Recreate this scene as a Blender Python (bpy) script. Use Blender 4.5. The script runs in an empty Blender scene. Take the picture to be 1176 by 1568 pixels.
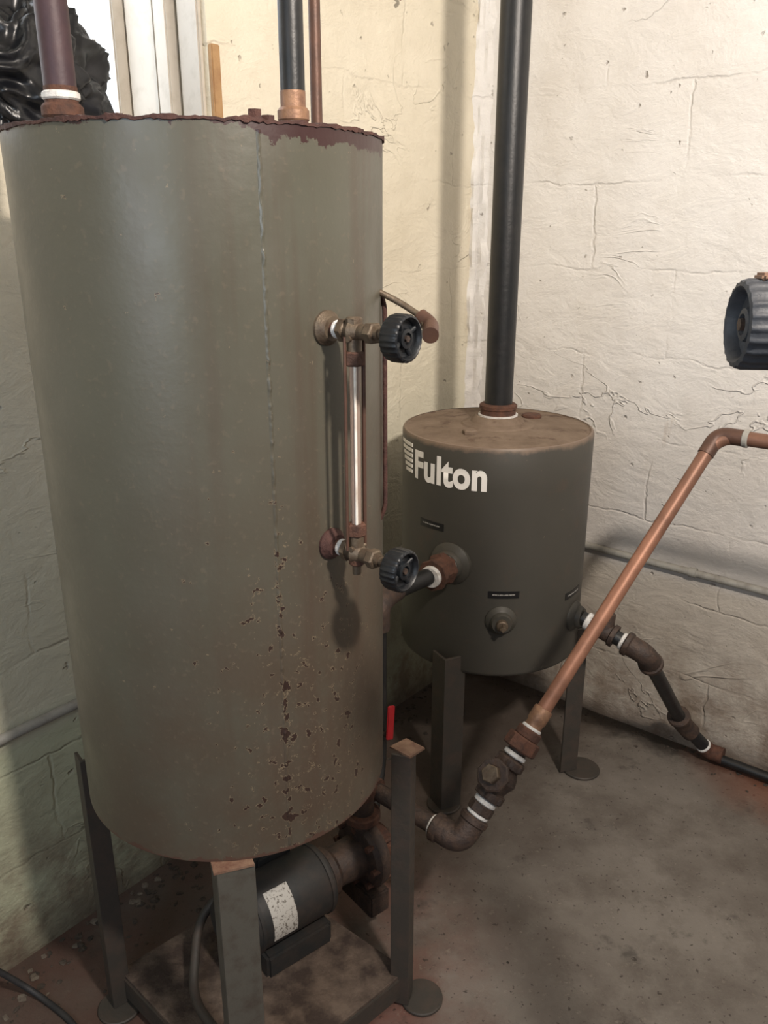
import bpy, bmesh, math, random
from mathutils import Vector, Matrix, noise
random.seed(7)
sc=bpy.context.scene
sc.view_settings.view_transform='Standard'
sc.view_settings.look='None'
V=Vector
# ---------------------------------------------------------------- materials
class G:
    def __init__(s,name):
        s.m=bpy.data.materials.new(name); s.m.use_nodes=True
        s.t=s.m.node_tree; s.n=s.t.nodes; s.l=s.t.links
        s.b=s.n['Principled BSDF']
        s.co=s.n.new('ShaderNodeTexCoord').outputs['Object']
    def link(s,a,b): s.l.new(a,b)
    def map(s,sc_):
        n=s.n.new('ShaderNodeMapping'); s.link(s.co,n.inputs[0]); n.inputs['Scale'].default_value=sc_; return n.outputs[0]
    def noise(s,scale,detail=4,rough=.55,vec=None,dist=0):
        n=s.n.new('ShaderNodeTexNoise'); n.inputs['Scale'].default_value=scale
        n.inputs['Detail'].default_value=detail; n.inputs['Roughness'].default_value=rough
        n.inputs['Distortion'].default_value=dist
        s.link(vec or s.co,n.inputs['Vector']); return n.outputs['Fac']
    def ramp(s,fac,a,b,smooth=False):
        n=s.n.new('ShaderNodeMapRange'); n.inputs['From Min'].default_value=a; n.inputs['From Max'].default_value=b
        if smooth: n.interpolation_type='SMOOTHSTEP'
        s.link(fac,n.inputs['Value']); return n.outputs['Result']
    def math(s,op,a,b=None):
        n=s.n.new('ShaderNodeMath'); n.operation=op
        for i,x in enumerate((a,b)):
            if x is None: continue
            if isinstance(x,(int,float)): n.inputs[i].default_value=x
            else: s.link(x,n.inputs[i])
        return n.outputs[0]
    def mix(s,fac,a,b):
        n=s.n.new('ShaderNodeMix'); n.data_type='RGBA'
        for sock,x in ((n.inputs[0],fac),(n.inputs[6],a),(n.inputs[7],b)):
            if isinstance(x,(int,float)): sock.default_value=x
            elif isinstance(x,tuple): sock.default_value=(*x,1)
            else: s.link(x,sock)
        return n.outputs[2]
    def xyz(s):
        n=s.n.new('ShaderNodeSeparateXYZ'); s.link(s.co,n.inputs[0]); return n.outputs
    def bump(s,h,strength=.3,dist=.01):
        n=s.n.new('ShaderNodeBump'); n.inputs['Strength'].default_value=strength; n.inputs['Distance'].default_value=dist
        s.link(h,n.inputs['Height']); s.link(n.outputs[0],s.b.inputs['Normal'])
    def col(s,c):
        if isinstance(c,tuple): s.b.inputs['Base Color'].default_value=(*c,1)
        else: s.link(c,s.b.inputs['Base Color'])
    def set(s,rough=.5,metal=0,spec=.5):
        if isinstance(rough,(int,float)): s.b.inputs['Roughness'].default_value=rough
        else: s.link(rough,s.b.inputs['Roughness'])
        s.b.inputs['Metallic'].default_value=metal; s.b.inputs['Specular IOR Level'].default_value=spec

def simple(name,c1,c2,scale=30,rough=.5,metal=0,lo=.4,hi=.65,bump=.2,spec=.5,bscale=None):
    g=G(name); f=g.ramp(g.noise(scale,6,.65),lo,hi)
    g.col(g.mix(f,c1,c2)); g.set(rough,metal,spec)
    if bump: g.bump(g.noise(bscale or scale*3,5,.6),bump,.004)
    return g.m

M={}
M['rust']=simple('rusty_iron',(.055,.026,.018),(.125,.052,.030),60,.8,0,.35,.7,.6)
M['rustdark']=simple('dark_maroon_rust',(.040,.016,.014),(.085,.035,.026),50,.8,0,.35,.7,.7)
M['darkiron']=simple('dark_cast_iron',(.035,.024,.020),(.080,.048,.033),50,.6,.1,.4,.7,.5)
M['black']=simple('black_steel_pipe',(.008,.009,.010),(.018,.017,.017),25,.42,.0,.4,.75,.15)
M['maroon']=simple('oxidised_maroon_pipe',(.045,.024,.030),(.065,.034,.038),30,.55,.1,.4,.7,.15)
g=G('aged_copper'); o=g.xyz()
c=g.mix(g.ramp(g.noise(10,5,.65),.35,.65),(.34,.165,.105),(.20,.098,.064))
c=g.mix(g.math('MULTIPLY',g.ramp(o[2],.80,1.05,True),.55),c,(.13,.075,.055))
g.col(c); g.set(.48,.35,.4); g.bump(g.noise(60,4),.15,.003); M['copper']=g.m
M['copperdark']=simple('tarnished_copper',(.115,.060,.042),(.080,.045,.034),40,.5,.35,.4,.7,.15)
M['brass']=simple('dirty_brass',(.150,.115,.080),(.085,.058,.040),60,.5,.45,.4,.7,.3)
M['brassbright']=simple('coppery_brass',(.30,.17,.10),(.17,.09,.06),60,.5,.35,.4,.7,.2)
M['tape']=simple('white_thread_tape',(.66,.65,.63),(.36,.32,.28),90,.6,0,.5,.75,.4)
M['plastic']=simple('black_plastic',(.006,.007,.009),(.015,.019,.023),60,.42,0,.45,.8,.15)
M['plasticgrey']=simple('dusty_black_plastic',(.028,.032,.04),(.065,.07,.08),40,.55,0,.4,.8,.2)
M['leg']=simple('grey_green_leg_paint',(.085,.081,.068),(.055,.043,.034),26,.5,0,.48,.72,.25)
M['legdark']=simple('dark_leg_paint',(.042,.037,.031),(.065,.046,.036),25,.6,0,.45,.75,.25)
M['legtop']=simple('rusted_leg_cap',(.24,.15,.10),(.13,.06,.04),50,.7,0,.4,.7,.3)
M['plate']=simple('dirty_rusted_plate',(.040,.026,.020),(.13,.095,.072),18,.9,0,.4,.66,1.0,bscale=60)
M['motor']=simple('motor_dark_paint',(.018,.019,.019),(.04,.030,.025),25,.6,0,.42,.72,.2)
M['white']=simple('white_logo_paint',(.80,.78,.74),(.6,.57,.53),90,.6,0,.6,.85,0)
M['labelw']=simple('white_paper_label',(.50,.48,.44),(.13,.11,.09),190,.6,0,.54,.60,0)
M['labelb']=simple('black_label',(.006,.006,.007),(.015,.015,.015),90,.4,0,.5,.8,0)
M['letter']=simple('label_lettering',(.30,.29,.27),(.05,.05,.05),260,.6,0,.5,.56,0)
M['red']=simple('red_paint',(.28,.012,.016),(.18,.01,.01),40,.4,0,.5,.8,0)
M['bag']=simple('black_bag_film',(.004,.005,.007),(.010,.010,.013),20,.32,0,.4,.8,.12)
M['cable']=simple('black_rubber_cable',(.02,.02,.022),(.04,.038,.036),40,.6,0,.4,.8,.1)
M['frame']=simple('white_frame_paint',(.58,.53,.46),(.47,.42,.35),25,.5,0,.5,.8,.1)
M['wood']=simple('bare_wood',(.40,.24,.11),(.28,.15,.07),30,.7,0,.4,.7,.3)
M['conduit']=simple('painted_conduit',(.30,.29,.26),(.17,.155,.135),25,.5,0,.45,.75,.3)
M['debris']=simple('dirt_debris',(.035,.028,.022),(.09,.07,.055),60,.95,0,.4,.7,.8)
M['debris2']=simple('paint_chip_debris',(.17,.145,.115),(.08,.058,.045),40,.95,0,.4,.7,.8)

g=G('gauge_glass'); g.col((.58,.44,.36)); g.set(.08,0,.8); g.b.inputs['Transmission Weight'].default_value=.55; M['glass']=g.m
g=G('white_highlight_strip'); g.col(g.mix(g.ramp(g.noise(40,4),.45,.7),(.80,.76,.70),(.55,.46,.38))); g.set(.3,0,.5); M['strip']=g.m  # whitish colour painted as the highlight of the gauge glass
g=G('daylight_window_pane'); g.col((.9,.93,1.0)); g.b.inputs['Emission Color'].default_value=(.82,.91,1,1); g.b.inputs['Emission Strength'].default_value=3.0; M['pane']=g.m

def wallmat(name,base,base2,low,lowz,seed,mstr):
    g=G(name); o=g.xyz()
    n0=g.noise(3.5,3,.6); n0b=g.noise(11,4,.6)
    cx=g.n.new('ShaderNodeCombineXYZ')
    wob=g.math('ADD',g.math('MULTIPLY',g.math('SUBTRACT',n0,.5),.06),g.math('MULTIPLY',g.math('SUBTRACT',n0b,.5),.04))
    g.link(g.math('ADD',g.math('ADD',o[0],wob),seed),cx.inputs[0])
    g.link(g.math('ADD',o[2],wob),cx.inputs[1])
    br=g.n.new('ShaderNodeTexBrick'); g.link(cx.outputs[0],br.inputs['Vector'])
    br.inputs['Scale'].default_value=1; br.inputs['Brick Width'].default_value=.46; br.inputs['Row Height'].default_value=.225
    br.inputs['Mortar Size'].default_value=.0055; br.inputs['Mortar Smooth'].default_value=1
    br.inputs['Color1'].default_value=(0,0,0,1);br.inputs['Color2'].default_value=(0,0,0,1);br.inputs['Mortar'].default_value=(1,1,1,1)
    part=g.ramp(g.noise(3.7,3,.6),.45,.68)
    mort=g.math('MULTIPLY',br.outputs['Fac'],part)
    fine=g.noise(60,8,.7); big=g.noise(3,3,.5)
    mid=g.noise(1,6,.60,vec=g.map((9,9,16)),dist=.6)
    rid=g.noise(1,4,.5,vec=g.map((3.0,3.0,5.0)),dist=1.4)
    ridge=g.math('MULTIPLY',g.ramp(g.math('ABSOLUTE',g.math('SUBTRACT',rid,.5)),.014,0,True),g.ramp(g.noise(2.6,2,.5),.52,.64))
    pit=g.ramp(g.noise(30,3,.5),.68,.74)
    h=g.math('ADD',g.math('MULTIPLY',mort,-mstr),g.math('MULTIPLY',fine,.28))
    h=g.math('ADD',h,g.math('MULTIPLY',mid,.80)); h=g.math('ADD',h,g.math('MULTIPLY',big,1.3))
    h=g.math('ADD',h,g.math('MULTIPLY',ridge,.34)); h=g.math('SUBTRACT',h,g.math('MULTIPLY',pit,.35))
    g.bump(h,.85,.011)
    c=g.mix(g.ramp(big,.35,.7),base,base2)
    c=g.mix(g.math('MULTIPLY',g.ramp(g.noise(7,6,.7),.48,.75),.28),c,(base2[0]*.7,base2[1]*.66,base2[2]*.6))
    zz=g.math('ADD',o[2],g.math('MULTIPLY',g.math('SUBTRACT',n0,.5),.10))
    c=g.mix(g.math('MULTIPLY',g.ramp(zz,1.35,.55,True),.50),c,(low[0]*.82,low[1]*.80,low[2]*.84))  # light falloff down the wall, painted into its colour
    c=g.mix(g.math('MULTIPLY',g.ramp(o[2],lowz+.02,lowz-.02,True),.75),c,low)
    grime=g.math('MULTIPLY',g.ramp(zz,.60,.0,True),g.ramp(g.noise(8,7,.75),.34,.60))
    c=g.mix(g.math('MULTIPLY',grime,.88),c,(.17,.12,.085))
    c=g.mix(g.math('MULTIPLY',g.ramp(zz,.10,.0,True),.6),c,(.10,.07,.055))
    c=g.mix(g.math('MULTIPLY',pit,.6),c,(.18,.14,.11))
    c=g.mix(g.math('MULTIPLY',mort,.15),c,(.25,.2,.15))
    st=g.math('MULTIPLY',g.ramp(g.noise(1,4,.6,vec=g.map((13,13,1.8))),.66,.76),g.ramp(o[2],1.5,.8,True))
    c=g.mix(g.math('MULTIPLY',st,.6),c,(.30,.19,.10))
    g.col(c); g.set(.58,0,.38); return g.m
M['wl']=wallmat('painted_block_left',(.76,.70,.57),(.67,.61,.48),(.42,.45,.31),.50,.13,.26)
M['wr']=wallmat('painted_block_right',(.80,.785,.76),(.72,.695,.66),(.47,.42,.35),.52,.31,.34)

# floor
g=G('stained_concrete'); n1=g.noise(2.2,6,.62); n2=g.noise(6,8,.72); n3=g.noise(48,6,.75); o=g.xyz()
c=g.mix(g.ramp(n1,.38,.62),(.115,.098,.084),(.190,.170,.148))
c=g.mix(g.math('MULTIPLY',g.ramp(n2,.46,.64),.65),c,(.075,.059,.048))
redm=g.math('MULTIPLY',g.ramp(g.noise(3.1,6,.68),.36,.56),g.ramp(g.math('SUBTRACT',g.math('ADD',o[0],g.math('MULTIPLY',o[1],.25)),.42),.28,-.12,True))
c=g.mix(g.math('MULTIPLY',redm,.75),c,(.150,.055,.040))
c=g.mix(g.math('MULTIPLY',g.ramp(n3,.58,.68),.45),c,(.28,.25,.21))
blot=g.ramp(g.noise(5.3,6,.66),.59,.67)
c=g.mix(g.math('MULTIPLY',blot,.65),c,(.040,.034,.029))
c=g.mix(g.math('MULTIPLY',g.ramp(g.noise(75,3,.6),.63,.69),.8),c,(.030,.022,.018))
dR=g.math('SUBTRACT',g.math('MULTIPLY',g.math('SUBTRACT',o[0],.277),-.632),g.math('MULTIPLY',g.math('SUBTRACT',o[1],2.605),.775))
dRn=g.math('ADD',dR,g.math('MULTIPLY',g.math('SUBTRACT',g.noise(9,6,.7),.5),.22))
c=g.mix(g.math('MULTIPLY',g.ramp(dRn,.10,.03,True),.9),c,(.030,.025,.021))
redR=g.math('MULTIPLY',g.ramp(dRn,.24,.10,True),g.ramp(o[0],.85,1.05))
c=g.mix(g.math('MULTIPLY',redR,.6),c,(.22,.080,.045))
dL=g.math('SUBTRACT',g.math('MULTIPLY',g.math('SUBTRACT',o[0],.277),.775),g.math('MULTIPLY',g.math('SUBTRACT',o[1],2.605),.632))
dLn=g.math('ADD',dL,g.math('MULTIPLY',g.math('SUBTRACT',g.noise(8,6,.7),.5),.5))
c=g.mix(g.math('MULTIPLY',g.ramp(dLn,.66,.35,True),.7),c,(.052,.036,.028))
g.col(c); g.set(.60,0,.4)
g.bump(g.math('ADD',g.math('MULTIPLY',n3,.4),g.math('MULTIPLY',n2,.8)),.5,.006); M['floor']=g.m
M['ceiling']=simple('ceiling_paint',(.5,.47,.42),(.42,.39,.34),5,.8,0,.4,.7,.2)

# big tank paint
g=G('olive_grey_tank_paint'); o=g.xyz()
c=g.mix(g.ramp(g.noise(5,4,.6),.35,.7),(.088,.086,.066),(.078,.074,.055))
brown=g.math('MULTIPLY',g.ramp(g.math('ADD',o[2],g.math('MULTIPLY',o[0],-.9)),1.62,.80,True),g.ramp(g.noise(6,6,.7),.22,.58))
c=g.mix(g.math('MULTIPLY',brown,.65),c,(.074,.047,.032))
strk=g.math('MULTIPLY',g.ramp(g.noise(1,5,.6,vec=g.map((22,22,1.3))),.48,.70),g.ramp(o[0],-.38,-.05,True))
c=g.mix(g.math('MULTIPLY',strk,.48),c,(.064,.036,.025))
fr=g.noise(120,3,.5)
c=g.mix(g.math('MULTIPLY',g.ramp(fr,.60,.72),.25),c,(.16,.125,.09))
seamd=g.math('ABSOLUTE',g.math('SUBTRACT',o[0],-.11))
dens=g.math('MULTIPLY',g.ramp(seamd,.22,.02,True),g.ramp(o[2],1.40,.75,True))
sp=g.noise(62,4,.6); spv=g.math('ADD',sp,g.math('MULTIPLY',dens,.122))
seamx=g.math('MULTIPLY',g.ramp(g.math('ABSOLUTE',g.math('SUBTRACT',o[0],-.1405)),.010,.002,True),.085)
spv=g.math('ADD',spv,g.math('MULTIPLY',seamx,g.ramp(o[2],1.7,.7)))
spm=g.math('GREATER_THAN',spv,.718); spi=g.math('GREATER_THAN',spv,.742)
c=g.mix(g.math('MULTIPLY',spm,.75),c,(.19,.15,.10)); c=g.mix(spi,c,(.035,.020,.016))
nz=g.noise(34,6,.7)
top=g.math('ADD',o[2],g.math('MULTIPLY',g.math('SUBTRACT',nz,.5),.05))
thr=g.math('MULTIPLY',g.ramp(o[0],-.17,-.12,True),.018)
rm=g.math('GREATER_THAN',g.math('ADD',top,thr),1.566)
c=g.mix(rm,c,(.038,.016,.015))
bot=g.math('ADD',o[2],g.math('MULTIPLY',g.math('SUBTRACT',nz,.5),.04))
c=g.mix(g.math('MULTIPLY',g.math('LESS_THAN',bot,.580),.8),c,(.08,.04,.03))
g.col(c); g.set(g.ramp(g.noise(9,4,.6),-.40,1.9),0,.5)
g.bump(g.math('ADD',g.math('MULTIPLY',g.noise(8,3,.5),.5),g.math('ADD',g.math('MULTIPLY',fr,.10),g.math('SUBTRACT',g.math('MULTIPLY',spm,.25),g.math('MULTIPLY',spi,.30)))),.30,.008)
M['tank']=g.m
g=G('dark_grey_tank_paint'); o=g.xyz()
c=g.mix(g.ramp(g.noise(4,4,.6),.35,.7),(.050,.047,.039),(.060,.055,.046))
c=g.mix(g.math('MULTIPLY',g.ramp(g.noise(14,6,.75),.55,.72),.45),c,(.085,.058,.042))
c=g.mix(g.math('MULTIPLY',g.math('GREATER_THAN',g.noise(80,3,.6),.73),.6),c,(.16,.12,.09))
topd=g.math('ADD',o[2],g.math('MULTIPLY',g.math('SUBTRACT',g.noise(30,5,.7),.5),.03))
c=g.mix(g.math('MULTIPLY',g.ramp(topd,.972,.984),.8),c,(.20,.14,.10))
g.col(c); g.set(.48,0,.4); g.bump(g.noise(60,3,.5),.08,.004); M['stank']=g.m
g=G('dusty_tank_top')
c=g.mix(g.ramp(g.noise(10,6,.7),.35,.65),(.140,.102,.074),(.215,.163,.124))
c=g.mix(g.math('MULTIPLY',g.ramp(g.noise(16,5,.65),.56,.66),.65),c,(.070,.040,.029))
g.col(c); g.set(.9,0,.2); g.bump(g.noise(70,5,.6),.4,.004); M['dust']=g.m

# ---------------------------------------------------------------- geometry
def empty(name,loc=(0,0,0)):
    e=bpy.data.objects.new(name,None); e.location=loc; e.empty_display_size=.05
    sc.collection.objects.link(e); return e
def finish(name,bm,mat,parent=None,smooth=True,angle=35,mw=None):
    bmesh.ops.recalc_face_normals(bm,faces=bm.faces[:])
    me=bpy.data.meshes.new(name)
    if smooth:
        for f in bm.faces: f.smooth=True
        for e in bm.edges:
            if len(e.link_faces)==2 and e.calc_face_angle(0)>math.radians(angle): e.smooth=False
    bm.to_mesh(me); bm.free()
    ob=bpy.data.objects.new(name,me); sc.collection.objects.link(ob)
    me.materials.append(M[mat])
    if mw is not None: ob.matrix_world=mw
    if parent:
        ob.parent=parent; ob.matrix_parent_inverse=Matrix.Translation(-parent.location)
    return ob
def frame(axis):
    a=V(axis).normalized()
    u=a.cross(V((0,0,1))).normalized() if abs(a.z)<.95 else a.orthogonal().normalized()
    return a,u,a.cross(u)
def lathe(name,org,axis,prof,mat,parent=None,seg=32,flute=None,ang=35):
    bm=bmesh.new(); a,u,w=frame(axis); org=V(org); rows=[]
    for r,h in prof:
        if r<1e-6: rows.append([bm.verts.new(org+a*h)]); continue
        row=[]
        for i in range(seg):
            t=2*math.pi*i/seg; rr=r
            if flute and r>flute[2]: rr=r*(1+flute[1]*max(-.4,math.cos(flute[0]*t)))
            row.append(bm.verts.new(org+a*h+(u*math.cos(t)+w*math.sin(t))*rr))
        rows.append(row)
    for A,B in zip(rows,rows[1:]):
        for i in range(seg):
            j=(i+1)%seg
            if len(A)==1 and len(B)==1: continue
            if len(A)==1: bm.faces.new((A[0],B[i],B[j]))
            elif len(B)==1: bm.faces.new((A[i],A[j],B[0]))
            else: bm.faces.new((A[i],A[j],B[j],B[i]))
    return finish(name,bm,mat,parent,angle=ang)
def cyl(name,p0,p1,r,mat,parent=None,seg=32,r2=None,bev=.0):
    p0=V(p0);p1=V(p1);L=(p1-p0).length; r2=r if r2 is None else r2
    b=min(bev,L*.4,r*.4)
    pr=[(0,0),(r-b,0),(r,b),(r2,L-b),(r2-b,L),(0,L)] if b>0 else [(0,0),(r,0),(r2,L),(0,L)]
    return lathe(name,p0,p1-p0,pr,mat,parent,seg)
def tube(name,pts,r,mat,parent=None,bend=.03,seg=10,cap=True):
    P=[V(p) for p in pts]; out=[P[0]]
    for i in range(1,len(P)-1):
        a=(P[i-1]-P[i]);b=(P[i+1]-P[i]); d=min(bend,a.length*.45,b.length*.45)
        s=P[i]+a.normalized()*d; e=P[i]+b.normalized()*d
        for k in range(seg+1):
            t=k/seg; out.append(s*(1-t)**2+P[i]*2*t*(1-t)+e*t*t)
    out.append(P[-1])
    bm=bmesh.new(); rings=[]; n=24
    a,u,w=frame(out[1]-out[0])
    for i,p in enumerate(out):
        if i==0: d=out[1]-out[0]
        elif i==len(out)-1: d=out[-1]-out[-2]
        else: d=(out[i+1]-out[i]).normalized()+(out[i]-out[i-1]).normalized()
        d.normalize(); u=(u-d*u.dot(d)).normalized(); w=d.cross(u)
        rings.append([bm.verts.new(p+(u*math.cos(2*math.pi*k/n)+w*math.sin(2*math.pi*k/n))*r) for k in range(n)])
    for A,B in zip(rings,rings[1:]):
        for k in range(n): bm.faces.new((A[k],A[(k+1)%n],B[(k+1)%n],B[k]))
    if cap: bm.faces.new(rings[0]); bm.faces.new(rings[-1])
    return finish(name,bm,mat,parent,angle=50)
def boxes(name,lst,mat,parent=None,mw=None,bev=0):
    bm=bmesh.new()
    for x0,x1,y0,y1,z0,z1 in lst:
        m=Matrix.Translation(((x0+x1)/2,(y0+y1)/2,(z0+z1)/2))@Matrix.Diagonal((x1-x0,y1-y0,z1-z0,1))
        bmesh.ops.create_cube(bm,size=1,matrix=m)
    if bev: bmesh.ops.bevel(bm,geom=bm.edges[:],offset=bev,segments=2,affect='EDGES')
    return finish(name,bm,mat,parent,smooth=False,mw=mw)
def obox(name,c,size,ang,mat,parent=None,bev=.002,tilt=None):
    mw=Matrix.Translation(c)@Matrix.Rotation(ang,4,'Z')
    if tilt: mw=mw@Matrix.Rotation(tilt[0],4,tilt[1])
    bm=bmesh.new(); bmesh.ops.create_cube(bm,size=1,matrix=mw@Matrix.Diagonal((*size,1)))
    if bev: bmesh.ops.bevel(bm,geom=bm.edges[:],offset=bev,segments=2,affect='EDGES')
    return finish(name,bm,mat,parent,smooth=False)
def prism(name,poly,z0,z1,mat,parent=None,bev=0):
    bm=bmesh.new(); A=[bm.verts.new((x,y,z0)) for x,y in poly]; B=[bm.verts.new((x,y,z1)) for x,y in poly]
    n=len(poly); bm.faces.new(A); bm.faces.new(B)
    for i in range(n): bm.faces.new((A[i],A[(i+1)%n],B[(i+1)%n],B[i]))
    if bev: bmesh.ops.bevel(bm,geom=bm.edges[:],offset=bev,segments=1,affect='EDGES')
    return finish(name,bm,mat,parent,smooth=False)
def angle_iron(name,x,y,z0,z1,w,th,deg,mat,parent):
    a=math.radians(deg); d1=V((math.cos(a+math.radians(135)),math.sin(a+math.radians(135)))); d2=V((math.cos(a-math.radians(135)),math.sin(a-math.radians(135))))
    p=V((x,y)); pts=[p,p+d1*w,p+d1*w+d2*th,p+d1*th+d2*th,p+d2*w+d1*th,p+d2*w]
    return prism(name,[(q.x,q.y) for q in pts],z0,z1,mat,parent,bev=.0008)
def wheel(name,c,axis,R,parent,mat='plastic'):
    s=R/.03
    pr=[(0,-.010*s),(.45*R,-.012*s),(.78*R,-.016*s),(.93*R,-.015*s),(R,-.010*s),(R,.008*s),(.96*R,.011*s),(.88*R,.012*s),(.82*R,.010*s),(.77*R,.003*s),(.62*R,.0015*s),(.45*R,.003*s),(.41*R,.0085*s),(.26*R,.0095*s),(.22*R,.006*s),(0,.006*s)]
    w=lathe(name,c,axis,pr,mat,parent,seg=192,flute=(24,.020,.9*R),ang=45)
    a,u,v=frame(axis); c=V(c)
    for k in range(4):
        t=k*math.pi/2+.5; d=u*math.cos(t)+v*math.sin(t)
        cyl(name+'_spoke_%d'%k,c+a*.0022*s+d*.40*R,c+a*.0040*s+d*.80*R,.0038*s,mat,parent,seg=12)
    lathe(name+'_nut',c+a*.004*s,a,[(0,0),(.15*R,0),(.15*R,.006*s),(0,.006*s)],'darkiron',parent,seg=6)
    return w

# ---------------------------------------------------------------- room
C=V((.277,2.605,0))
thL=math.atan2(.775,.632); thR=math.atan2(-.632,.775)
ML=Matrix.Translation(C)@Matrix.Rotation(thL,4,'Z')
MR=Matrix.Translation(C)@Matrix.Rotation(thR,4,'Z')
HC=2.75
S0,S1,Z0,Z1=-1.92,-.99,1.60,2.40
boxes('wall_left',[(-3.6,S0,0,.3,0,HC),(S1,0,0,.3,0,HC),(S0,S1,0,.3,0,Z0),(S0,S1,0,.3,Z1,HC)],'wl',mw=ML)
boxes('wall_right',[(-.3,2.9,0,.3,0,HC)],'wr',mw=MR)
dl=V((-.632,-.775,0)).normalized(); dr=V((.775,-.632,0)).normalized()
A=C; B=C+dl*3.6; D=C+dr*2.9; E=B+dr*2.9
prism('floor',[(p.x,p.y) for p in (A,B,E,D)],-.1,0,'floor')
prism('ceiling',[(p.x,p.y) for p in (A,B,E,D)],HC,HC+.1,'ceiling')
def ragged(name,p0,p1,n1,n2,r,mat,parent,step=.012,seed=0):
    bm=bmesh.new(); p0=V(p0);p1=V(p1); L=(p1-p0).length; N=int(L/step); d=(p1-p0)/L; rows=[]
    n1=V(n1);n2=V(n2)
    for i in range(N+1):
        p=p0+d*L*i/N; row=[]
        for k in range(7):
            t=k/6*math.pi/2
            f=(noise.noise(V((i*.11+seed,k*.5,0)))+.6*noise.noise(V((i*.35,k*.9,seed+3))))
            row.append(bm.verts.new(p+(n1*math.cos(t)+n2*math.sin(t))*r*(.55+.45*abs(math.cos(2*t)))*(1+.45*f)))
        rows.append(row)
    for a_,b_ in zip(rows,rows[1:]):
        for k in range(6): bm.faces.new((a_[k],a_[k+1],b_[k+1],b_[k]))
    return finish(name,bm,mat,parent)
ragged('trim_1',C+V((0,0,.0)),C+V((0,0,HC)),dl,dr,.036,'wr',None)
# window in the thick wall
win=empty('window_1',ML@V((-1.45,.15,1.6)))
boxes('window_pane',[(S0+.04,S1-.035,.262,.268,Z0+.04,Z1-.04)],'pane',win,ML)
boxes('window_frame',[(S0,S0+.05,.245,.29,Z0,Z1),(S1-.045,S1,.245,.29,Z0,Z1),(S0+.05,S1-.045,.245,.29,Z0,Z0+.045),(S0+.05,S1-.045,.245,.29,Z1-.045,Z1),(-1.60,-1.56,.245,.26,Z0+.045,Z1-.045)],'frame',win,ML,bev=.003)
boxes('window_jamb_boards',[(S1-.012,S1,.012,.075,Z0,Z1),(S1-.030,S1,.088,.128,Z0,Z1),(S1-.020,S1,.140,.236,Z0,Z1)],'frame',win,ML,bev=.003)
boxes('window_latch',[(S1-.12,S1-.09,.235,.246,1.78,1.80),(S1-.11,S1-.10,.225,.24,1.775,1.82)],'conduit',win,ML,bev=.002)
boxes('window_wood_strip',[(S1-.0,S1+.022,-.012,0,1.55,1.80)],'wood',win,ML,bev=.002)
boxes('window_sill',[(S0,S1,-.015,.245,Z0,Z0+.012)],'frame',win,ML,bev=.002)
# garbage bag
bm=bmesh.new(); bmesh.ops.create_icosphere(bm,subdivisions=6,radius=1)
for v in bm.verts:
    d=v.co.normalized(); q=d*1.1+V((3,1,5)); w_=V((noise.noise(q*1.7),noise.noise(q*1.7+V((9,0,0))),noise.noise(q*1.7+V((0,9,0)))))*1.1
    q=V((q.x*1.5,q.y*1.5,q.z*.8))+w_
    n=noise.noise(q)*.20+(0.4-abs(noise.noise(q*1.4+V((1,7,2)))))*.38+(.3-abs(noise.noise(q*3.0+V((4,4,4)))))*.09
    v.co=d*(.95+n); v.co.x*=.172; v.co.y*=.10; v.co.z*=.135
    if v.co.z<-.095: v.co.z=-.095
finish('garbage_bag',bm,'bag',None,angle=180,mw=Matrix.Translation(ML@V((-1.352,.115,Z0+.108)))@Matrix.Rotation(thL,4,'Z'))
def wp(M_,x,y,z): return M_@V((x,y,z))
con=empty('electrical_conduit',C+V((0,0,.54)))
tube('conduit_run',[wp(ML,-3.0,-.012,.515),wp(ML,-.03,-.012,.55),wp(MR,.03,-.012,.56),wp(MR,2.6,-.012,.53)],.0105,'conduit',con,bend=.03)
for M_,x,z in ((ML,-1.75,.532),(MR,.75,.552),(MR,1.5,.543)):
    cyl('conduit_strap',wp(M_,x,-.012,z),wp(M_,x+.02,-.012,z),.0135,'conduit',con,seg=20)

# ---------------------------------------------------------------- big tank
TC=V((-.252,1.228)); TR=.25; ZB,ZT=.575,1.567
tank=empty('water_storage_tank',(TC.x,TC.y,0))
def tp(ang,r,z): a=math.radians(ang); return V((TC.x+math.cos(a)*r,TC.y+math.sin(a)*r,z))
def ta(ang): a=math.radians(ang); return V((math.cos(a),math.sin(a),0))
lathe('tank_shell',(TC.x,TC.y,0),(0,0,1),[(0,ZB+.03),(.15,ZB+.02),(.235,ZB+.006),(.246,ZB),(TR,ZB+.001)]+[(TR,ZB+.001+(ZT-.001-ZB)*k/12) for k in range(1,13)]+[(TR-.004,ZT),(0,ZT)],'tank',tank,seg=160,ang=50)
bm=bmesh.new(); rows=[]; n=360
for i in range(n):
    t=2*math.pi*i/n; f=noise.noise(V((math.cos(t)*9,math.sin(t)*9,0)))+.9*noise.noise(V((math.cos(t)*34,math.sin(t)*34,2)))
    ro=TR+.002+f*.0010; zt=ZT+.0028+f*.0030; zb=ZT-.002-abs(f)*.004
    rows.append([bm.verts.new((TC.x+math.cos(t)*r,TC.y+math.sin(t)*r,z)) for r,z in ((TR-.002,zb),(ro,zb+.001),(ro,zt-.001),(TR-.012,zt),(TR-.02,ZT))])
for i in range(n):
    A_,B_=rows[i],rows[(i+1)%n]
    for k in range(4): bm.faces.new((A_[k],A_[k+1],B_[k+1],B_[k]))
finish('tank_top_lip',bm,'rustdark',tank)
for a_,rr,hh in ((-63,.236,.012),(-58,.225,.008),(-44,.215,.007),(-118,.235,.005),(-100,.236,.005)):
    p=tp(a_,rr,ZT); cyl('tank_rim_bolt',p,p+V((0,0,hh)),.008,'rustdark',tank,seg=6)
bm=bmesh.new(); rows=[]; N=420
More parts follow.
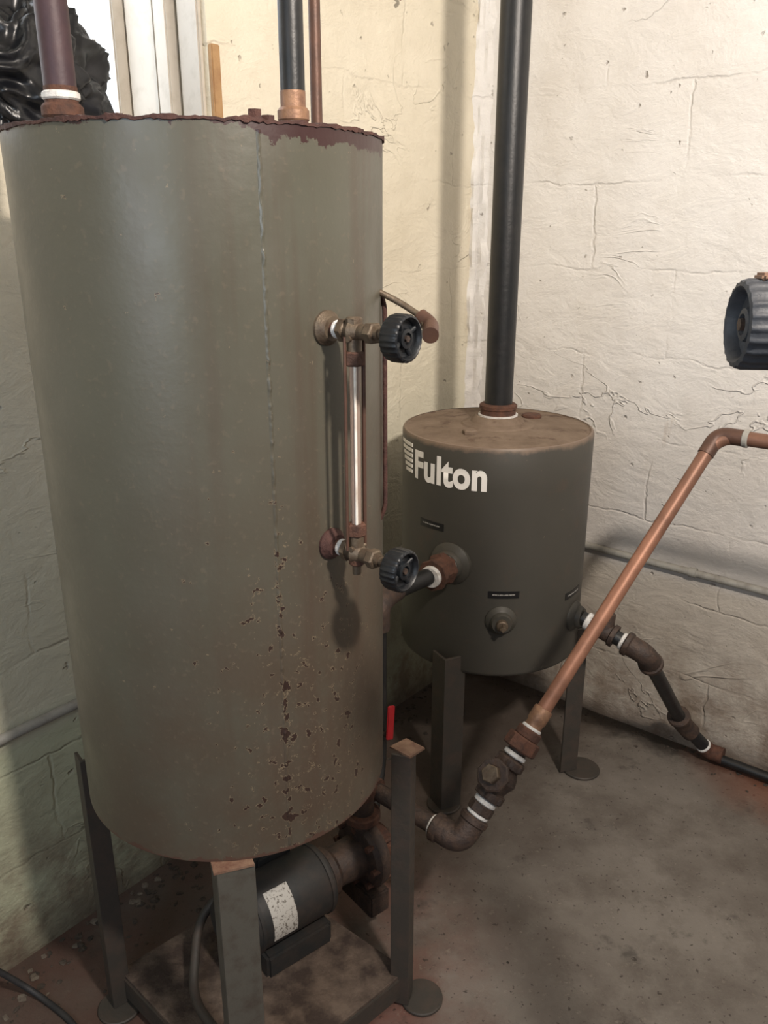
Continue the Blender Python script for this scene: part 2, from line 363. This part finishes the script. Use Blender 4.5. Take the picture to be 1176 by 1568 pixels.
for i in range(N+1):
    z=ZB+.01+(ZT-ZB-.02)*i/N; row=[]
    f=noise.noise(V((i*.14,0,0)))+.8*noise.noise(V((i*.45,3,0)))
    for k in range(5):
        a_=-63.4+(k-2)*.38+f*.10; h=(0,.0010,.0017,.0010,0)[k]*(1+1.1*f) if 0<k<4 else -.0005
        row.append(bm.verts.new(tp(a_,TR+h,z)))
    rows.append(row)
for a_,b_ in zip(rows,rows[1:]):
    for k in range(4): bm.faces.new((a_[k],a_[k+1],b_[k+1],b_[k]))
finish('tank_weld_seam',bm,'tank',tank)
ZL=.572
def foot(name,x,y,parent,r=.042,mat='legdark'): cyl(name,(x,y,0),(x,y,.008),r,mat,parent,seg=36,bev=.002)
angle_iron('leg_front',-.241,.957,.008,ZL,.056,.006,-113,'leg',tank)
prism('leg_front_cap',[(-.245,.955),(-.189,.974),(-.213,1.03),(-.265,1.008)],ZL,ZL+.004,'legtop',tank)
foot('foot_front',-.235,.985,tank)
angle_iron('leg_side_a',.047,1.222,.008,ZL+.010,.036,.006,-62,'legdark',tank)
prism('leg_side_cap',[(.045,1.219),(.072,1.246),(.040,1.275),(.010,1.25)],ZL+.010,ZL+.014,'legtop',tank)
foot('foot_side_a',.075,1.245,tank)
angle_iron('leg_side_b',-.528,1.215,.008,ZL+.005,.036,.006,-100,'legdark',tank)
foot('foot_side_b',-.520,1.225,tank)
angle_iron('leg_back',-.25,1.515,.008,ZL,.05,.006,90,'legdark',tank)
foot('foot_back',-.25,1.49,tank)
plt=[(.045,1.245),(-.235,.985),(-.520,1.245),(-.25,1.49)]
prism('platform_plate',plt,.068,.076,'plate',tank,bev=.001)
for i in range(4):
    a_=V((*plt[i],.045)); b_=V((*plt[(i+1)%4],.045)); m_=(a_+b_)/2; d_=b_-a_
    obox('platform_rail_%d'%i,m_,(d_.length,.006,.046),math.atan2(d_.y,d_.x),'legdark',tank,bev=.001)
tube('try_cock_tube',[(-.012,1.19,1.372),(.022,1.185,1.356),(.052,1.165,1.338),(.056,1.145,1.325)],.0045,'brass',tank,bend=.02)
tube('try_cock_elbow',[(.050,1.168,1.338),(.064,1.155,1.328),(.062,1.12,1.318)],.0115,'copperdark',tank,bend=.015)
tube('try_cock_down_tube',[(-.006,1.20,1.37),(.001,1.20,1.35),(.002,1.20,1.05),(-.006,1.20,1.03)],.0035,'rustdark',tank,bend=.012)

# ---- sight glass
sg=empty('water_level_gauge',(-.036,1.02,1.2))
GA=-44; rd=ta(GA)
def gp(s,z,side=0):
    p=tp(GA,TR+s,z); t=V((-rd.y,rd.x,0)); return p+t*side
ZU,ZD=1.335,1.046
for nm,z,sgn in (('upper',ZU,-1),('lower',ZD,1)):
    lathe(nm+'_boss',gp(-.003,z),rd,[(0,0),(.022,0),(.022,.006),(.019,.010),(.015,.016),(0,.016)],'brass' if sgn<0 else 'rustdark',sg,seg=32)
    cyl(nm+'_nipple',gp(.008,z),gp(.04,z),.0085,'rust',sg)
    cyl(nm+'_tape',gp(.018,z),gp(.025,z),.0115,'tape',sg,bev=.002)
    lathe(nm+'_valve_body',gp(.028,z),rd,[(0,0),(.011,0),(.0135,.003),(.0135,.009),(.010,.011),(.0115,.016),(.015,.022),(.0115,.029),(.009,.033),(.010,.037),(.010,.046),(.008,.048),(.0078,.066),(0,.066)],'brass',sg,seg=24)
    lathe(nm+'_valve_hex',gp(.030,z),rd,[(0,0),(.0155,0),(.0155,.008),(0,.008)],'brass',sg,seg=6)
    cyl(nm+'_bonnet_nut',gp(.074,z),gp(.088,z),.0135,'brass',sg,seg=6,bev=.002)
    wa=(rd+V((.16,.02,0))).normalized()
    cyl(nm+'_stem',gp(.086,z),gp(.120,z),.0055,'brass',sg)
    c0=gp(.05,z)
    cyl(nm+'_glass_neck',c0,c0+V((0,0,sgn*.030)),.0095,'brass',sg,bev=.001)
    cyl(nm+'_glass_nut',c0+V((0,0,sgn*.024)),c0+V((0,0,sgn*.042)),.0130,'rust' ,sg,seg=6,bev=.002)
    cyl(nm+'_end_plug',c0,c0-V((0,0,sgn*.017)),.0105,'brass' if sgn<0 else 'rust',sg,seg=8 if sgn<0 else 24,bev=.002)
    for sd in (-1,1):
        cyl(nm+'_guard_lug_%d'%sd,gp(.05,z+sgn*.008),gp(.05+.002,z+sgn*.008,sd*.0135),.004,'brass',sg,seg=14)
    wheel(nm+'_handwheel',gp(.129,z-.002),wa,.0275,sg)
cyl('glass_tube',gp(.05,ZD+.04),gp(.05,ZU-.04),.0066,'glass',sg)
cyl('glass_highlight_strip',gp(.0555,ZD+.04,-.0048),gp(.0555,ZU-.04,-.0048),.0019,'strip',sg,seg=16)  # thin white rod standing in for the highlight along the glass
cyl('guard_rod_back',gp(.047,ZD+.006,-.0135),gp(.047,ZU-.006,-.0135),.0022,'copperdark',sg,seg=12)
cyl('guard_rod_front',gp(.052,ZD+.006,.0135),gp(.052,ZU-.006,.0135),.0028,'copperdark',sg,seg=12)
tube('drain_stub',[gp(.05,ZD-.015),gp(.05,ZD-.030)],.006,'brass',sg)

# ---- pipes on big tank
def riser(name,x,y,r,matp,nip,top=HC):
    e=empty(name,(x,y,ZT))
    cyl('nipple_collar',(x,y,ZT),(x,y,ZT+.010),r*1.5,'rustdark',e,bev=.003)
    cyl('nipple',(x,y,ZT+.008),(x,y,ZT+.06),r*1.03,nip,e)
    cyl('thread_tape',(x,y,ZT+.011),(x,y,ZT+.020),r*1.22,'tape',e,bev=.002)
    lathe('coupling',(x,y,ZT+.022),(0,0,1),[(r*1.1,0),(r*1.30,.003),(r*1.30,.014),(r*1.12,.018),(0,.018)],nip,e)
    cyl('pipe',(x,y,ZT+.05),(x,y,top),r,matp,e)
    return e
e1=riser('steam_vent_pipe',-.420,1.19,.0205,'maroon','rust')
cyl('upper_tape',(-.420,1.19,ZT+.044),(-.420,1.19,ZT+.054),.0240,'tape',e1,bev=.002)
riser('condensate_return_pipe',-.122,1.225,.0165,'black','brassbright')
e3=empty('copper_riser_pipe',(-.0985,1.33,ZT)); cyl('collar',(-.0985,1.33,ZT),(-.0985,1.33,ZT+.02),.014,'rustdark',e3)
cyl('pipe',(-.0985,1.33,ZT+.01),(-.0985,1.33,HC),.0085,'copperdark',e3)

# ---------------------------------------------------------------- small tank
SC=V((.286,2.04)); SR=.2386; SB,ST=.40,.984
st=empty('blowdown_tank',(SC.x,SC.y,0))
def sp_(ang,r,z): a=math.radians(ang); return V((SC.x+math.cos(a)*r,SC.y+math.sin(a)*r,z))
lathe('tank_shell',(SC.x,SC.y,0),(0,0,1),[(0,SB-.03),(.10,SB-.024),(.18,SB-.010),(.225,SB),(SR-.002,SB+.008),(SR,SB+.015)]+[(SR,SB+.015+(ST-.02-SB)*k/6) for k in range(1,7)]+[(SR-.003,ST+.001),(SR-.008,ST+.002)],'stank',st,seg=140,ang=40)
lathe('tank_head',(SC.x,SC.y,ST),(0,0,1),[(SR-.007,.001),(SR-.012,-.001),(SR-.03,.002),(.12,.006),(.092,.007),(.088,.011),(.078,.013),(.068,.015),(.062,.024),(.055,.029),(0,.029)],'dust',st,seg=120,ang=25)
lathe('outlet_flange',(SC.x,SC.y,ST+.025),(0,0,1),[(.048,0),(.048,.006),(.044,.008),(.044,.020),(.047,.022),(.047,.031),(.041,.035),(0,.035)],'rust',st,seg=40)
cyl('outlet_tape',(SC.x,SC.y,ST+.028),(SC.x,SC.y,ST+.033),.0495,'tape',st)
cyl('head_plug_a',sp_(232,.13,ST+.003),sp_(232,.13,ST+.016),.018,'dust',st,seg=6,bev=.003)
cyl('head_plug_b',sp_(40,.13,ST+.003),sp_(40,.13,ST+.014),.026,'rust',st,seg=24,bev=.003)
vp=empty('black_vent_pipe',(SC.x,SC.y,ST)); cyl('pipe',(SC.x,SC.y,ST+.055),(SC.x,SC.y,HC),.0345,'black',vp,seg=40)
def port(nm,ang,z,k=1.0,mat='stank'):
    lathe(nm,sp_(ang,SR-.006,z),ta(ang),[(0,0),(.048*k,0),(.047*k,.008),(.040*k,.014),(.034*k,.018),(.034*k,.022),(.029*k,.030),(0,.030)],mat,st,seg=36)
port('port_front',-91,.560,.80)
cyl('port_front_plug',sp_(-91,SR+.02,.56),sp_(-91,SR+.038,.56),.014,'brass',st,seg=20,bev=.003)
cyl('port_front_plug_square',sp_(-91,SR+.036,.56),sp_(-91,SR+.052,.56),.008,'brass',st,seg=4,bev=.001)
port('port_drain',-34,.522,.85)
port('port_inlet',-122,.694,1.12)
def patch(nm,a0,a1,z0,z1,off,mat,n=8):
    bm=bmesh.new()
    lo=[bm.verts.new(sp_(a0+(a1-a0)*i/n,SR+off,z0)) for i in range(n+1)]; hi=[bm.verts.new(sp_(a0+(a1-a0)*i/n,SR+off,z1)) for i in range(n+1)]
    lo2=[bm.verts.new(sp_(a0+(a1-a0)*i/n,SR-.0005,z0)) for i in range(n+1)]; hi2=[bm.verts.new(sp_(a0+(a1-a0)*i/n,SR-.0005,z1)) for i in range(n+1)]
    for i in range(n):
        bm.faces.new((lo[i],lo[i+1],hi[i+1],hi[i])); bm.faces.new((lo[i],lo2[i],lo2[i+1],lo[i+1])); bm.faces.new((hi[i],hi[i+1],hi2[i+1],hi2[i]))
    bm.faces.new((lo[0],hi[0],hi2[0],lo2[0])); bm.faces.new((lo[n],lo2[n],hi2[n],hi[n]))
    return finish(nm,bm,mat,st)
for nm,a_,z in (('label_front',-90,.627),('label_drain',-38,.592),('label_inlet',-136,.780)):
    patch(nm,a_-9,a_+9,z-.009,z+.009,.0012,'labelb')
    patch(nm+'_lettering',a_-6.5,a_+6.5,z-.001,z+.002,.0018,'letter')
def wraptext(nm,txt,a0,a1,zb,cap,mat,offs=.035):
    cu=bpy.data.curves.new(nm,'FONT'); cu.body=txt; cu.offset=offs; cu.space_character=1.05; cu.resolution_u=6
    to=bpy.data.objects.new(nm+'_tmp',cu); sc.collection.objects.link(to)
    bpy.context.view_layer.update()
    me=bpy.data.meshes.new_from_object(to.evaluated_get(bpy.context.evaluated_depsgraph_get()))
    bpy.data.objects.remove(to)
    xs=[v.co.x for v in me.vertices]; ys=[v.co.y for v in me.vertices]
    x0,x1,y1=min(xs),max(xs),max(ys)
    for v in me.vertices:
        a_=a0+(a1-a0)*(v.co.x-x0)/(x1-x0); z=zb+cap*v.co.y/y1
        v.co=sp_(a_,SR+.0012,z)
    ob=bpy.data.objects.new(nm,me); sc.collection.objects.link(ob); me.materials.clear(); me.materials.append(M[mat])
    ob.parent=st; ob.matrix_parent_inverse=Matrix.Translation(-st.location)
wraptext('logo_lettering','Fulton',208.5,257.8,.887,.067,'white',.038)
for i in range(6):
    z=.964-i*.0130; patch('logo_stripe_%d'%i,187+i*1.8,205.0,z-.0080,z,.0012,'white',6)
angle_iron('leg_a',.150,1.800,.008,.452,.060,.006,-108,'legdark',st); foot('foot_a',.160,1.835,st,.045)
angle_iron('leg_b',.545,1.975,.008,.452,.050,.006,-30,'legdark',st); foot('foot_b',.560,1.985,st,.052)
angle_iron('leg_c',.20,2.305,.008,.452,.055,.006,100,'legdark',st); foot('foot_c',.21,2.285,st,.05)

# inlet piping between tanks
ip=empty('equaliser_pipe',(.05,1.7,0))
ia=ta(-122); P=sp_(-122,SR+.02,.694)
cyl('inlet_tape',P,P+ia*.014,.030,'tape',ip,bev=.002)
lathe('inlet_coupling',P+ia*.012,ia,[(0,0),(.034,0),(.040,.004),(.040,.016),(.034,.020),(.033,.045),(.038,.048),(.038,.060),(0,.060)],'rust',ip,seg=8,ang=20)
cyl('inlet_tape_b',P+ia*.071,P+ia*.083,.026,'tape',ip,bev=.002)
tube('equaliser_run',[P+ia*.05,(.012,1.665,.694),(-.014,1.60,.694),(-.014,1.60,.30),(-.03,1.50,.25)],.020,'black',ip,bend=.045)
tube('equaliser_elbow',[(.026,1.688,.694),(.006,1.655,.694),(-.014,1.60,.694),(-.014,1.60,.64)],.027,'darkiron',ip,bend=.04)
obox('red_lever',(.014,1.570,.425),(.016,.006,.085),.3,'red',ip,tilt=(.05,'Y'))
cyl('lever_stem',(-.010,1.60,.388),(.012,1.572,.388),.006,'darkiron',ip)

# ---------------------------------------------------------------- feed pump below tank
pu=empty('feed_pump',(-.15,1.36,.076))
pa=V((-.045,1.43,.20)); pb=V((-.29,1.235,.20)); ax=(pb-pa).normalized()
mo=pa+ax*.105
lathe('motor_housing',mo,ax,[(0,0),(.055,0),(.068,.008),(.070,.014),(.070,.180),(.066,.190),(.060,.196),(.060,.215),(.050,.228),(0,.230)],'motor',pu,seg=48)
for k in (.014,.172): 
    lathe('motor_band',mo+ax*k,ax,[(.070,0),(.0725,.001),(.0725,.007),(.070,.008)],'motor',pu,seg=48)
lathe('pump_volute',pa-ax*.03,ax,[(0,0),(.04,0),(.05,.006),(.072,.010),(.076,.02),(.076,.035),(.068,.045),(.045,.050),(.040,.11),(.050,.12),(.050,.138),(0,.138)],'darkiron',pu,seg=40)
for k in range(8):
    t=k*math.pi/4; a_,u_,w_=frame(ax); q=pa+ax*.008+(u_*math.cos(t)+w_*math.sin(t))*.066
    cyl('volute_bolt_%d'%k,q-ax*.045,q+ax*.018,.007,'rust',pu,seg=6)
cyl('discharge_flange',pa+V((0,0,.085)),pa+V((0,0,.105)),.038,'rust',pu,seg=28,bev=.003)
cyl('discharge_neck',pa+V((0,0,.02)),pa+V((0,0,.14)),.024,'darkiron',pu)
cyl('suction_flange',pa-ax*.055,pa-ax*.028,.045,'rust',pu,seg=28,bev=.003)
bm=bmesh.new()
def mpnt(h,t,r=.0712):
    n_=V((ax.y,-ax.x,0)); n_= n_ if n_.y<0 else -n_
    return mo+ax*h+(n_*math.cos(t)+V((0,0,1))*math.sin(t))*r
n=8; L=[bm.verts.new(mpnt(.104,math.radians(-18+i*82/n))) for i in range(n+1)]; R=[bm.verts.new(mpnt(.156,math.radians(-18+i*82/n))) for i in range(n+1)]
for i in range(n): bm.faces.new((L[i],L[i+1],R[i+1],R[i]))
finish('motor_label',bm,'labelw',pu)
rot=math.atan2(ax.y,ax.x)
obox('motor_foot',mo+ax*.09+V((0,0,-.098)),(.15,.11,.052),rot,'motor',pu,bev=.006)
obox('pump_foot',pa+V((0,0,-.096)),(.05,.12,.056),rot,'darkiron',pu,bev=.004)
obox('motor_junction_box',mo+ax*.10+V((-.03,.06,.045)),(.08,.05,.06),rot,'motor',pu,bev=.005)
tube('motor_flex_conduit',[mo+ax*.10+V((-.05,.06,.03)),(-.37,1.30,.16),(-.36,1.17,.09),(-.30,1.10,.088),(-.25,1.09,.088)],.009,'legdark',pu,bend=.05)

# ---------------------------------------------------------------- feed line with valves -> copper
fl=empty('copper_feed_pipe',(.15,1.33,.3))
E0=V((.1495,1.326,.315)); U0=V((.6885,1.661,1.053)); dd=(U0-E0).normalized()
f=lambda k:E0+(U0-E0)*k
Kk=V((-.03,1.455,.345)); back=(Kk-E0).normalized()
tube('drop_to_pump',[pa+V((0,0,.141)),pa+V((0,0,.155)),Kk,Kk-back*.02],.026,'rust',fl,bend=.02)
tube('iron_run',[Kk,E0+back*.03],.0185,'darkiron',fl)
tube('iron_elbow',[E0+back*.055,E0,E0+dd*.055],.0265,'darkiron',fl,bend=.045)
cyl('elbow_collar_a',E0+back*.045,E0+back*.062,.0295,'darkiron',fl,bev=.003)
cyl('elbow_collar_b',E0+dd*.042,E0+dd*.058,.0295,'darkiron',fl,bev=.003)
cyl('tape_a',E0+back*.060,E0+back*.068,.0220,'tape',fl,bev=.002)
cyl('nipple_a',f(.05),f(.13),.020,'darkiron',fl)
cyl('tape_b',f(.060),f(.068),.0230,'tape',fl,bev=.002)
cyl('nipple_collar',f(.068),f(.088),.026,'darkiron',fl,seg=8,bev=.002)
cyl('tape_c',f(.088),f(.100),.0230,'tape',fl,bev=.002)
lathe('check_valve_body',f(.102),dd,[(0,0),(.029,0),(.030,.004),(.030,.016),(.024,.020),(.028,.032),(.034,.045),(.030,.060),(.024,.070),(.030,.074),(.030,.088),(.027,.092),(0,.092)],'darkiron',fl,seg=28)
cyl('check_valve_hex_a',f(.103),f(.118),.0325,'darkiron',fl,seg=6,bev=.002)
cyl('check_valve_hex_b',f(.178),f(.193),.0325,'darkiron',fl,seg=6,bev=.002)
vc=f(.150); up=V((-.25,-.45,.80)); up=(up-dd*up.dot(dd)).normalized()
cyl('check_valve_neck',vc,vc+up*.040,.024,'darkiron',fl,bev=.002)
cyl('check_valve_cap',vc+up*.030,vc+up*.044,.034,'darkiron',fl,seg=8,bev=.003)
cyl('check_valve_nut',vc+up*.042,vc+up*.058,.019,'brass',fl,seg=6,bev=.002)
cyl('nipple_b',f(.19),f(.235),.0195,'darkiron',fl)
cyl('tape_d',f(.200),f(.210),.0235,'tape',fl,bev=.002)
cyl('union_nut',f(.216),f(.246),.0345,'rust',fl,seg=8,bev=.003)
cyl('union_end',f(.244),f(.266),.0255,'rust',fl,seg=24,bev=.003)
cyl('tape_e',f(.264),f(.272),.0205,'tape',fl,bev=.002)
lathe('brass_adapter',f(.272),dd,[(0,0),(.0175,0),(.0175,.010),(.0195,.013),(.0195,.04),(.0175,.043),(0,.043)],'brassbright',fl)
pd=dr
Xe=U0+pd*1.25
tube('copper_line',[f(.28),U0,Xe],.0150,'copper',fl,bend=.045)
tube('copper_elbow',[U0-dd*.050,U0,U0+pd*.050],.0170,'copperdark',fl,bend=.045)
cyl('solder_joint',U0+pd*.050,U0+pd*.062,.0185,'conduit',fl,bev=.002)
obox('pipe_hanger',Xe,(.02,.05,.05),thR,'darkiron',fl)
cyl('pipe_support_post',(Xe.x,Xe.y,0),(Xe.x,Xe.y,Xe.z),.015,'darkiron',fl)

# ---------------------------------------------------------------- drain line
dn=empty('drain_pipe',(.64,1.8,0))
Q0=sp_(-34,SR+.022,.522); Q1=V((.642,1.800,.468)); Q2=V((.842,2.012,.135)); Q3=V((.925,2.022,.045))
qa=(Q1-Q0).normalized(); qb=(Q2-Q1).normalized(); qc=(Q3-Q2).normalized()
tube('drain_run',[Q0,Q1,Q2,Q3],.0185,'black',dn,bend=.03)
cyl('drain_tape',Q0+qa*.012,Q0+qa*.026,.0225,'tape',dn,bev=.002)
lathe('drain_tee',Q0+qa*.030,qa,[(0,0),(.029,0),(.029,.012),(.024,.015),(.024,.05),(.029,.053),(.029,.064),(0,.064)],'darkiron',dn)
cyl('drain_tee_branch',Q0+qa*.062,Q0+qa*.062+V((.005,.01,.045)),.024,'darkiron',dn,bev=.003)
tube('elbow_upper',[Q1-qa*.055,Q1,Q1+qb*.055],.027,'darkiron',dn,bend=.045)
cyl('elbow_upper_tape',Q1-qa*.068,Q1-qa*.056,.0225,'tape',dn,bev=.002)
cyl('elbow_upper_collar_a',Q1-qa*.058,Q1-qa*.042,.031,'darkiron',dn,bev=.003)
cyl('elbow_upper_collar_b',Q1+qb*.042,Q1+qb*.058,.031,'darkiron',dn,bev=.003)
tube('elbow_lower',[Q2-qb*.05,Q2,Q2+qc*.045],.026,'darkiron',dn,bend=.04)
cyl('elbow_lower_collar',Q2-qb*.056,Q2-qb*.038,.031,'darkiron',dn,bev=.003)
cyl('drain_end_tape',Q3-qc*.018,Q3-qc*.010,.0215,'tape',dn,bev=.002)
tube('drain_end',[Q3-qc*.010,Q3+qc*.012,Q3+qc*.012+dr*.04],.023,'rust',dn,bend=.02)
tube('drain_floor_run',[Q3+qc*.012,Q3+qc*.014+dr*.03-V((0,0,.012)),Q3+qc*.012+dr*1.2-V((0,0,.012))],.014,'black',dn,bend=.02)

# ---------------------------------------------------------------- foreground valve at right
fv=empty('boiler_gauge_valve',(.29,.63,1.39))
wc=V((.271,.628,1.384)); wa=V((-.985,.08,0)).normalized()
lathe('valve_handwheel',wc,wa,[(0,-.036),(.016,-.036),(.026,-.034),(.031,-.028),(.0325,-.020),(.0325,.002),(.031,.007),(.028,.008),(.0255,.006),(.024,-.002),(.014,-.004),(.012,.003),(.008,.004),(.007,.001),(0,.001)],'plasticgrey',fv,seg=192,flute=(22,.028,.030),ang=45)
cyl('valve_handwheel_nut',wc,wc+wa*.006,.005,'darkiron',fv,seg=6)
lathe('bonnet',wc-wa*.032,-wa,[(0,.0),(.014,.0),(.014,.012),(.024,.014),(.024,.034),(.016,.038),(.018,.050),(.024,.056),(.024,.08),(.014,.088),(.014,.24),(0,.24)],'rust',fv,seg=8)
obox('rusty_clip',wc-wa*.012+V((0,0,.0345)),(.022,.012,.006),.3,'legtop',fv)
rx=wc-wa*.25
cyl('riser',(rx.x,rx.y,0),(rx.x,rx.y,1.75),.020,'rust',fv)

# ---------------------------------------------------------------- cable, debris, hook
tube('power_cable',[(-.80,1.20,.16),(-.76,1.235,.09),(-.70,1.255,.0065),(-.585,1.18,.0065),(-.50,1.05,.0065),(-.45,.80,.0065)],.006,'cable',None,bend=.06)
tube('wall_hook',[wp(ML,-.40,0,1.985),wp(ML,-.40,-.03,1.985),wp(ML,-.42,-.035,1.975)],.004,'legtop',None,bend=.01)
def rubble(name,pts,mat):
    bm=bmesh.new()
    for (x,y,s) in pts:
        k=bmesh.ops.create_icosphere(bm,subdivisions=1,radius=1)
        sx,sy,sz=s*random.uniform(.6,1.7),s*random.uniform(.6,1.7),s*random.uniform(.2,.45)
        ra=random.uniform(0,6)
        for v in k['verts']:
            c_=v.co*(1+random.uniform(-.25,.25)); c_=V((c_.x*sx,c_.y*sy,max(c_.z*sz,-sz*.5)+sz*.5))
            v.co=Matrix.Rotation(ra,3,'Z')@c_+V((x,y,0))
    return finish(name,bm,mat,None,smooth=False)
pts=[]
for i in range(320):
    q=random.uniform(.15,2.2); w=abs(random.gauss(0,.035))+.008; p=C+dr*q+V((-.632,-.775,0))*w
    pts.append((p.x,p.y,random.uniform(.002,.006)))
for i in range(260):
    q=random.uniform(.2,1.9); w=abs(random.gauss(0,.08))+.010; p=C+dl*q+V((.775,-.632,0))*w
    pts.append((p.x,p.y,random.uniform(.002,.008)))
for i in range(70):
    x=random.uniform(-.7,.3); y=random.uniform(1.1,2.0)
    if (x-C.x)*.775-(y-C.y)*.632>.05: pts.append((x,y,random.uniform(.0015,.004)))
rubble('floor_dirt_debris',pts,'debris')
pts=[]
for i in range(35):
    q=random.uniform(1.3,1.95); w=abs(random.gauss(0,.06))+.016; p=C+dl*q+V((.775,-.632,0))*w; pts.append((p.x,p.y,random.uniform(.003,.008)))
rubble('paint_chip_debris',pts,'debris2')

# ---------------------------------------------------------------- lights
def area(name,loc,tgt,size,power,col):
    l=bpy.data.lights.new(name,'AREA'); l.energy=power; l.color=col; l.shape='DISK'; l.size=size
    o=bpy.data.objects.new(name,l); o.location=loc; o.rotation_euler=(V(tgt)-V(loc)).to_track_quat('-Z','Y').to_euler(); sc.collection.objects.link(o)
area('ceiling_lamp',(.75,-.15,2.38),(.35,2.0,2.15),.17,66,(1,.90,.80))
area('doorway_daylight',(-.85,-.55,1.55),(-.35,1.3,1.1),.8,11,(.78,.89,1))
w=bpy.data.worlds.new('w'); sc.world=w; w.use_nodes=True
w.node_tree.nodes['Background'].inputs[0].default_value=(.95,.96,1,1); w.node_tree.nodes['Background'].inputs[1].default_value=.22

# ---------------------------------------------------------------- camera
cd=bpy.data.cameras.new('cam'); cam=bpy.data.objects.new('camera',cd); sc.collection.objects.link(cam)
cam.location=(0,0,1.45); cd.sensor_fit='VERTICAL'; cd.sensor_height=36; cd.lens=29; cd.clip_start=.02
cam.rotation_euler=(math.radians(90-18.8),0,0)
sc.camera=cam
